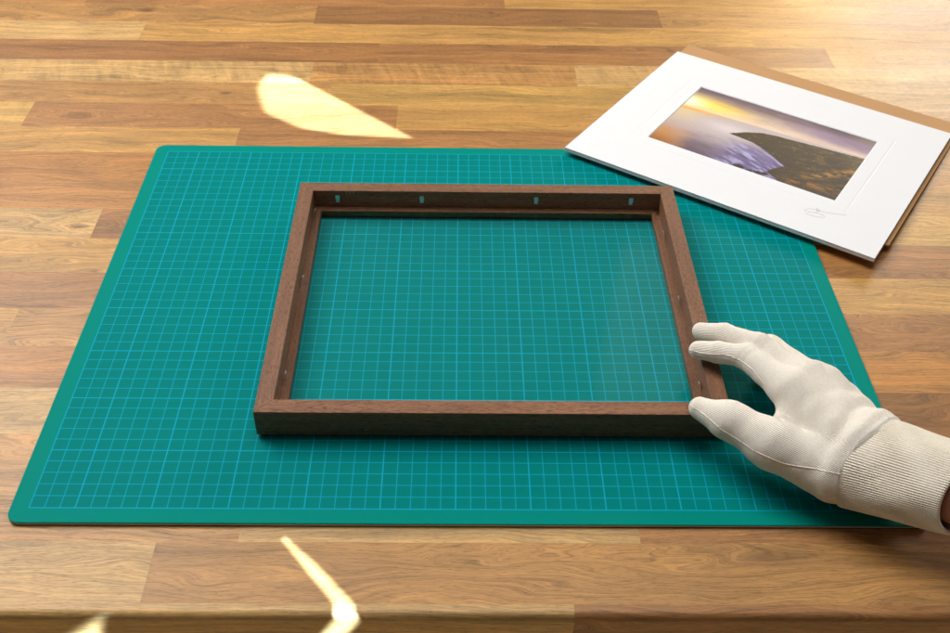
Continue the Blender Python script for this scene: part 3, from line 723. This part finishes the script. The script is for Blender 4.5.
def build_hand():
    skin = mat_skin()
    V, F = surface_net(lambda P: hand_sdf(P, True)+4.8, (425, -215, -12), (860, 165, 112), 2.6)
    person = mesh_obj('person', V, F, [skin], smooth=True, loc=tuple(J['cuff_end']))
    tag(person, 'gloved right hand and bare wrist reaching in to hold the frame corner', 'person')
    kn = mat_knit('white_cotton_knit', srgb(250, 242, 229), srgb(244, 234, 218), 1.3)
    V, F = surface_net(hand_sdf, (430, -40, -4), (600, 165, 86), 1.0)
    K = knit_coords(V)
    origin = J['cuff_end']
    glove = mesh_obj('glove', V-origin, F, [kn], parent=person, smooth=True)
    glove['label'] = 'off-white knitted cotton glove'
    glove.data.attributes.new('knit', 'FLOAT_VECTOR', 'POINT').data.foreach_set('vector', np.concatenate([K, np.zeros((len(K), 1))], 1).astype(np.float32).ravel())
    # cuff: ribbed tube
    nr, ns = 116, 116*8
    rows = []; att = []
    Lc = np.linalg.norm(J['cuff_end']-J['seam'])+3
    prof = []
    for i in range(46):
        t = i/45; prof.append((t*Lc, 0.0))
    prof = [(-3.0, -4.0), (-1.5, -1.2)] + prof + [(Lc+.8, -.6), (Lc+1.2, -1.8), (Lc+.4, -3.0), (Lc-6, -3.2), (Lc-16, -3.4)]
    V = []; 
    th = np.linspace(0, 2*math.pi, ns, endpoint=False)
    for s_, ins in prof:
        t = min(max(s_/Lc, 0), 1)
        w = 35.5+(31.0-35.5)*t; h = 28.5+(26-28.5)*t
        c = J['seam']+AX*s_ 
        loose = .5*np.sin(3*th+s_*.07)+.35*np.sin(5*th-s_*.11)
        rib = .30*np.cos(th*nr + .5*np.sin(s_*.12+th*2)) * (.8+.35*np.sin(th*7+s_*.2)) * (1 if ins > -1 else .4)
        sn = np.sin(th); bow = np.where(sn < 0, 10.0, 3.0)*sn*(1-t*.2) - 4*t*np.clip(np.cos(th+.7), 0, 1)
        rr = ins+loose+rib+2.2*np.clip(-sn, 0, 1)*(1-t)**2
        pts = c + np.outer((w+rr)*np.sin(th), SIDE) + np.outer((h+rr)*np.cos(th), UPV) + np.outer(bow, AX)
        V.append(pts); att.append(np.stack([np.full(ns, s_), th*nr*1.9/(2*math.pi)*1.0, 0*th], 1))
    V = np.concatenate(V); att = np.concatenate(att)
    n = ns; F = []
    for k in range(len(prof)-1):
        a = k*n+np.arange(n); b_ = k*n+(np.arange(n)+1) % n
        F.append(np.stack([a, b_, b_+n, a+n], 1))
    F = np.concatenate(F)
    cm = mat_knit('ribbed_cotton_cuff', srgb(245, 236, 219), srgb(239, 228, 208), 1.9, rib=True)
    cuff = mesh_obj('cuff', V-origin, F, [cm], parent=glove, smooth=True)
    cuff.data.attributes.new('knit', 'FLOAT_VECTOR', 'POINT').data.foreach_set('vector', att.astype(np.float32).ravel())
    cuff['label'] = 'cream ribbed glove cuff'
    # stitched side seams, laid on the glove's surface
    def on_surface(p):
        p = np.array([p], float)
        for i in range(12):
            d = hand_sdf(p); G = np.stack([hand_sdf(p+np.eye(3)[k]*.4)-hand_sdf(p-np.eye(3)[k]*.4) for k in range(3)], 1)/.8
            p = p - (d/np.maximum((G**2).sum(1), .2))[:, None]*G
        return p[0]
    cam = np.array([280., -431., 551.])
    lines = SEAMS
    for ln in lines:
        pts = [on_surface(p) for p in catmull(ln, 14)]
        V = []; F = []
        v, f = tube([p-origin for p in pts], .38, 6)
        mesh_obj('stitched_seam', v, f, [kn], parent=glove, smooth=True)
SEAMS = [
 [(439.5, 61, 37.5), (446.2, 49.4, 40.4), (452.3, 39.5, 41.4), (462.3, 30.7, 39.4), (472.3, 20.6, 39), (482.2, 12.4, 39.7), (493.3, 8, 38), (503.7, 4.2, 39.6), (512.2, -.4, 42.2), (525, -5, 43)],
 [(448.5, 120.1, 34), (452.9, 114.1, 36.8), (457.2, 110.9, 38.3), (464.5, 106.6, 41.5), (471.3, 103.4, 44.1), (479.9, 95, 46.4), (486.4, 83.5, 47.9), (491.7, 70.9, 45.9)],
]
build_hand()

# ------------------------------------------------------------------ camera
f, a, b_, c = 1040.00742, 8.46749656e-01, -2.30976496e-02, 2.27609828e-02
Rx = Matrix.Rotation(a, 3, 'X'); Rz = Matrix.Rotation(b_, 3, 'Z'); Ro = Matrix.Rotation(c, 3, 'Z')
R3 = Rz @ Rx @ Ro
cam = bpy.data.cameras.new('camera'); co = bpy.data.objects.new('camera', cam); COL.objects.link(co)
co.matrix_world = Matrix.Translation(Vector((279.981, -430.577, 551.154))*S) @ R3.to_4x4()
cam.sensor_width = 36; cam.lens = f/950*36; cam.clip_start = 0.02; cam.clip_end = 50
cam.dof.use_dof = True; cam.dof.focus_distance = 0.80; cam.dof.aperture_fstop = 22
scene.camera = co

# ------------------------------------------------------------------ light
w = bpy.data.worlds.new('World'); scene.world = w; w.use_nodes = True
bg = w.node_tree.nodes['Background']; bg.inputs[0].default_value = (0.95, 0.96, 1.0, 1)
wn = N.__new__(N); wn.t = w.node_tree
wd = wn.sep(wn.n('ShaderNodeTexCoord').outputs['Generated'])
low = wn.rng(wd[2], -0.05, -0.25)
w.node_tree.links.new(wn.m('MULTIPLY_ADD', low, 0.44, wn.rng(wd[1], -0.5, 0.4, 0.05, 0.17)), bg.inputs[1])
w.node_tree.links.new(wn.mix(low, (0.95, 0.96, 1.0, 1), (1.0, 0.72, 0.36, 1)), bg.inputs[0])   # warm glow added below the horizon to light the worktop's front face
def area(name, loc, target, size, size_y, power, col):
    l = bpy.data.lights.new(name, 'AREA'); l.shape = 'RECTANGLE'; l.size = size; l.size_y = size_y; l.energy = power; l.color = col
    o = bpy.data.objects.new(name, l); COL.objects.link(o)
    o.location = loc; d = Vector(target)-Vector(loc); o.rotation_euler = d.to_track_quat('-Z', 'Y').to_euler()
    return o
area('window_light', (-1.05, 1.35, 1.75), (0.28, 0.25, 0), 1.3, 1.0, 46, (1.0, 0.985, 0.97))
area('overhead_fill', (0.35, 0.62, 2.0), (0.3, 0.3, 0), 1.4, 0.9, 20, (1.0, 0.97, 0.93))  # soft fill added overhead, standing in for ceiling bounce
area('far_window_light', (2.1, 3.3, 1.25), (0.6, 0.5, 0), 0.8, 0.8, 33, (1.0, 0.95, 0.86))
area('glass_glow_panel', (0.88, 1.74, 1.44), (0.445, 0.165, 0.01), 0.35, 0.45, 0.2, (1.0, 0.90, 0.78))  # unseen panel added so the glass carries a faint warm reflection
area('amber_glow_panel', (1.19, 2.16, 0.64), (0.70, 0.77, 0.0), 0.16, 0.3, 4, (1.0, 0.62, 0.16))  # unseen amber panel added for the warm glow on the far worktop

def sun_patch():
    T = np.array([150., 230., -3.]); Dir = np.array([-.22, -.60, .77]); Dir /= np.linalg.norm(Dir)
    Lp = T + Dir*3000
    l = bpy.data.lights.new('sun_through_gap', 'SPOT'); l.energy = 4300; l.color = (0.52, 0.72, 1.0); l.shadow_soft_size = 0.0022
    l.spot_size = math.radians(18); l.spot_blend = 0.0
    o = bpy.data.objects.new('sun_through_gap', l); COL.objects.link(o)
    q = Vector(T-Lp).to_track_quat('-Z', 'Y'); o.location = Lp*S; o.rotation_euler = q.to_euler()
    M = np.array(q.to_matrix())
    def gob(p):
        d = (np.array(p, float)-Lp)@M; return np.array([d[0]/-d[2], d[1]/-d[2]])
    polys = [([(66, 562, -3), (75, 591, -3), (104, 583, -3), (234, 463.5, -3), (166, 468, -3), (122, 480, -3), (82, 509, -3)], [.0022, .0014, .0005, .0003, .0004, .0008, .0016]),
             ([(168.2, -21.8, -3), (169.6, -21.2, -3), (195.2, -45, -3), (186.6, -45, -3)], [.0004, .0003, .0001, .0003]),
             ([(185, -43, -3), (193, -43, -3), (218.6, -71.5, -3), (208, -71.5, -3)], [.0001, .0003, .0001, .0003]),
             ([(206.5, -69.8, -3), (217.4, -69.8, -3), (221.5, -79, -7), (208, -79, -7)], [.0001, .0003, .0001, .0003]),
             ([(208, -79, -6.5), (221.3, -79, -6.5), (205, -79, -36), (191, -79, -36)], [.0001, .0004, .0004, .0004]),
             ([(66, -78, -9), (36, -78, -36), (58, -78, -36)], [.0012]*3)]
    l.use_nodes = True; t = l.node_tree; b = N.__new__(N); b.t = t; t.nodes.clear()
    P = b.sep(b.n('ShaderNodeTexCoord').outputs['Normal'])
    iz = b.m('ABSOLUTE', P[2]); gx = b.m('DIVIDE', P[0], iz); gy = b.m('DIVIDE', P[1], iz)
    tot = None
    for poly, soft in polys:
        Q = [gob(p) for p in poly]; cen = sum(Q)/len(Q); mk = None
        for i in range(len(Q)):
            p0, p1 = Q[i], Q[(i+1) % len(Q)]; e = p1-p0; nn = np.array([-e[1], e[0]])/np.linalg.norm(e)
            if (cen-p0)@nn < 0: nn = -nn
            dd = b.m('ADD', b.m('ADD', b.m('MULTIPLY', gx, float(nn[0])), b.m('MULTIPLY', gy, float(nn[1]))), float(-(p0@nn)))
            k = b.rng(dd, -soft[i], soft[i]); mk = k if mk is None else b.m('MULTIPLY', mk, k)
        tot = mk if tot is None else b.m('MAXIMUM', tot, mk)
    em = b.n('ShaderNodeEmission', {'Color': (1, 1, 1, 1), 'Strength': tot})
    t.links.new(em.outputs[0], b.n('ShaderNodeOutputLight').inputs[0])
sun_patch()

scene.render.engine = 'CYCLES'
vs = scene.view_settings; vs.view_transform = 'Standard'; vs.look = 'None'; vs.exposure = 0; vs.gamma = 1
scene.render.resolution_x = 1024; scene.render.resolution_y = 682
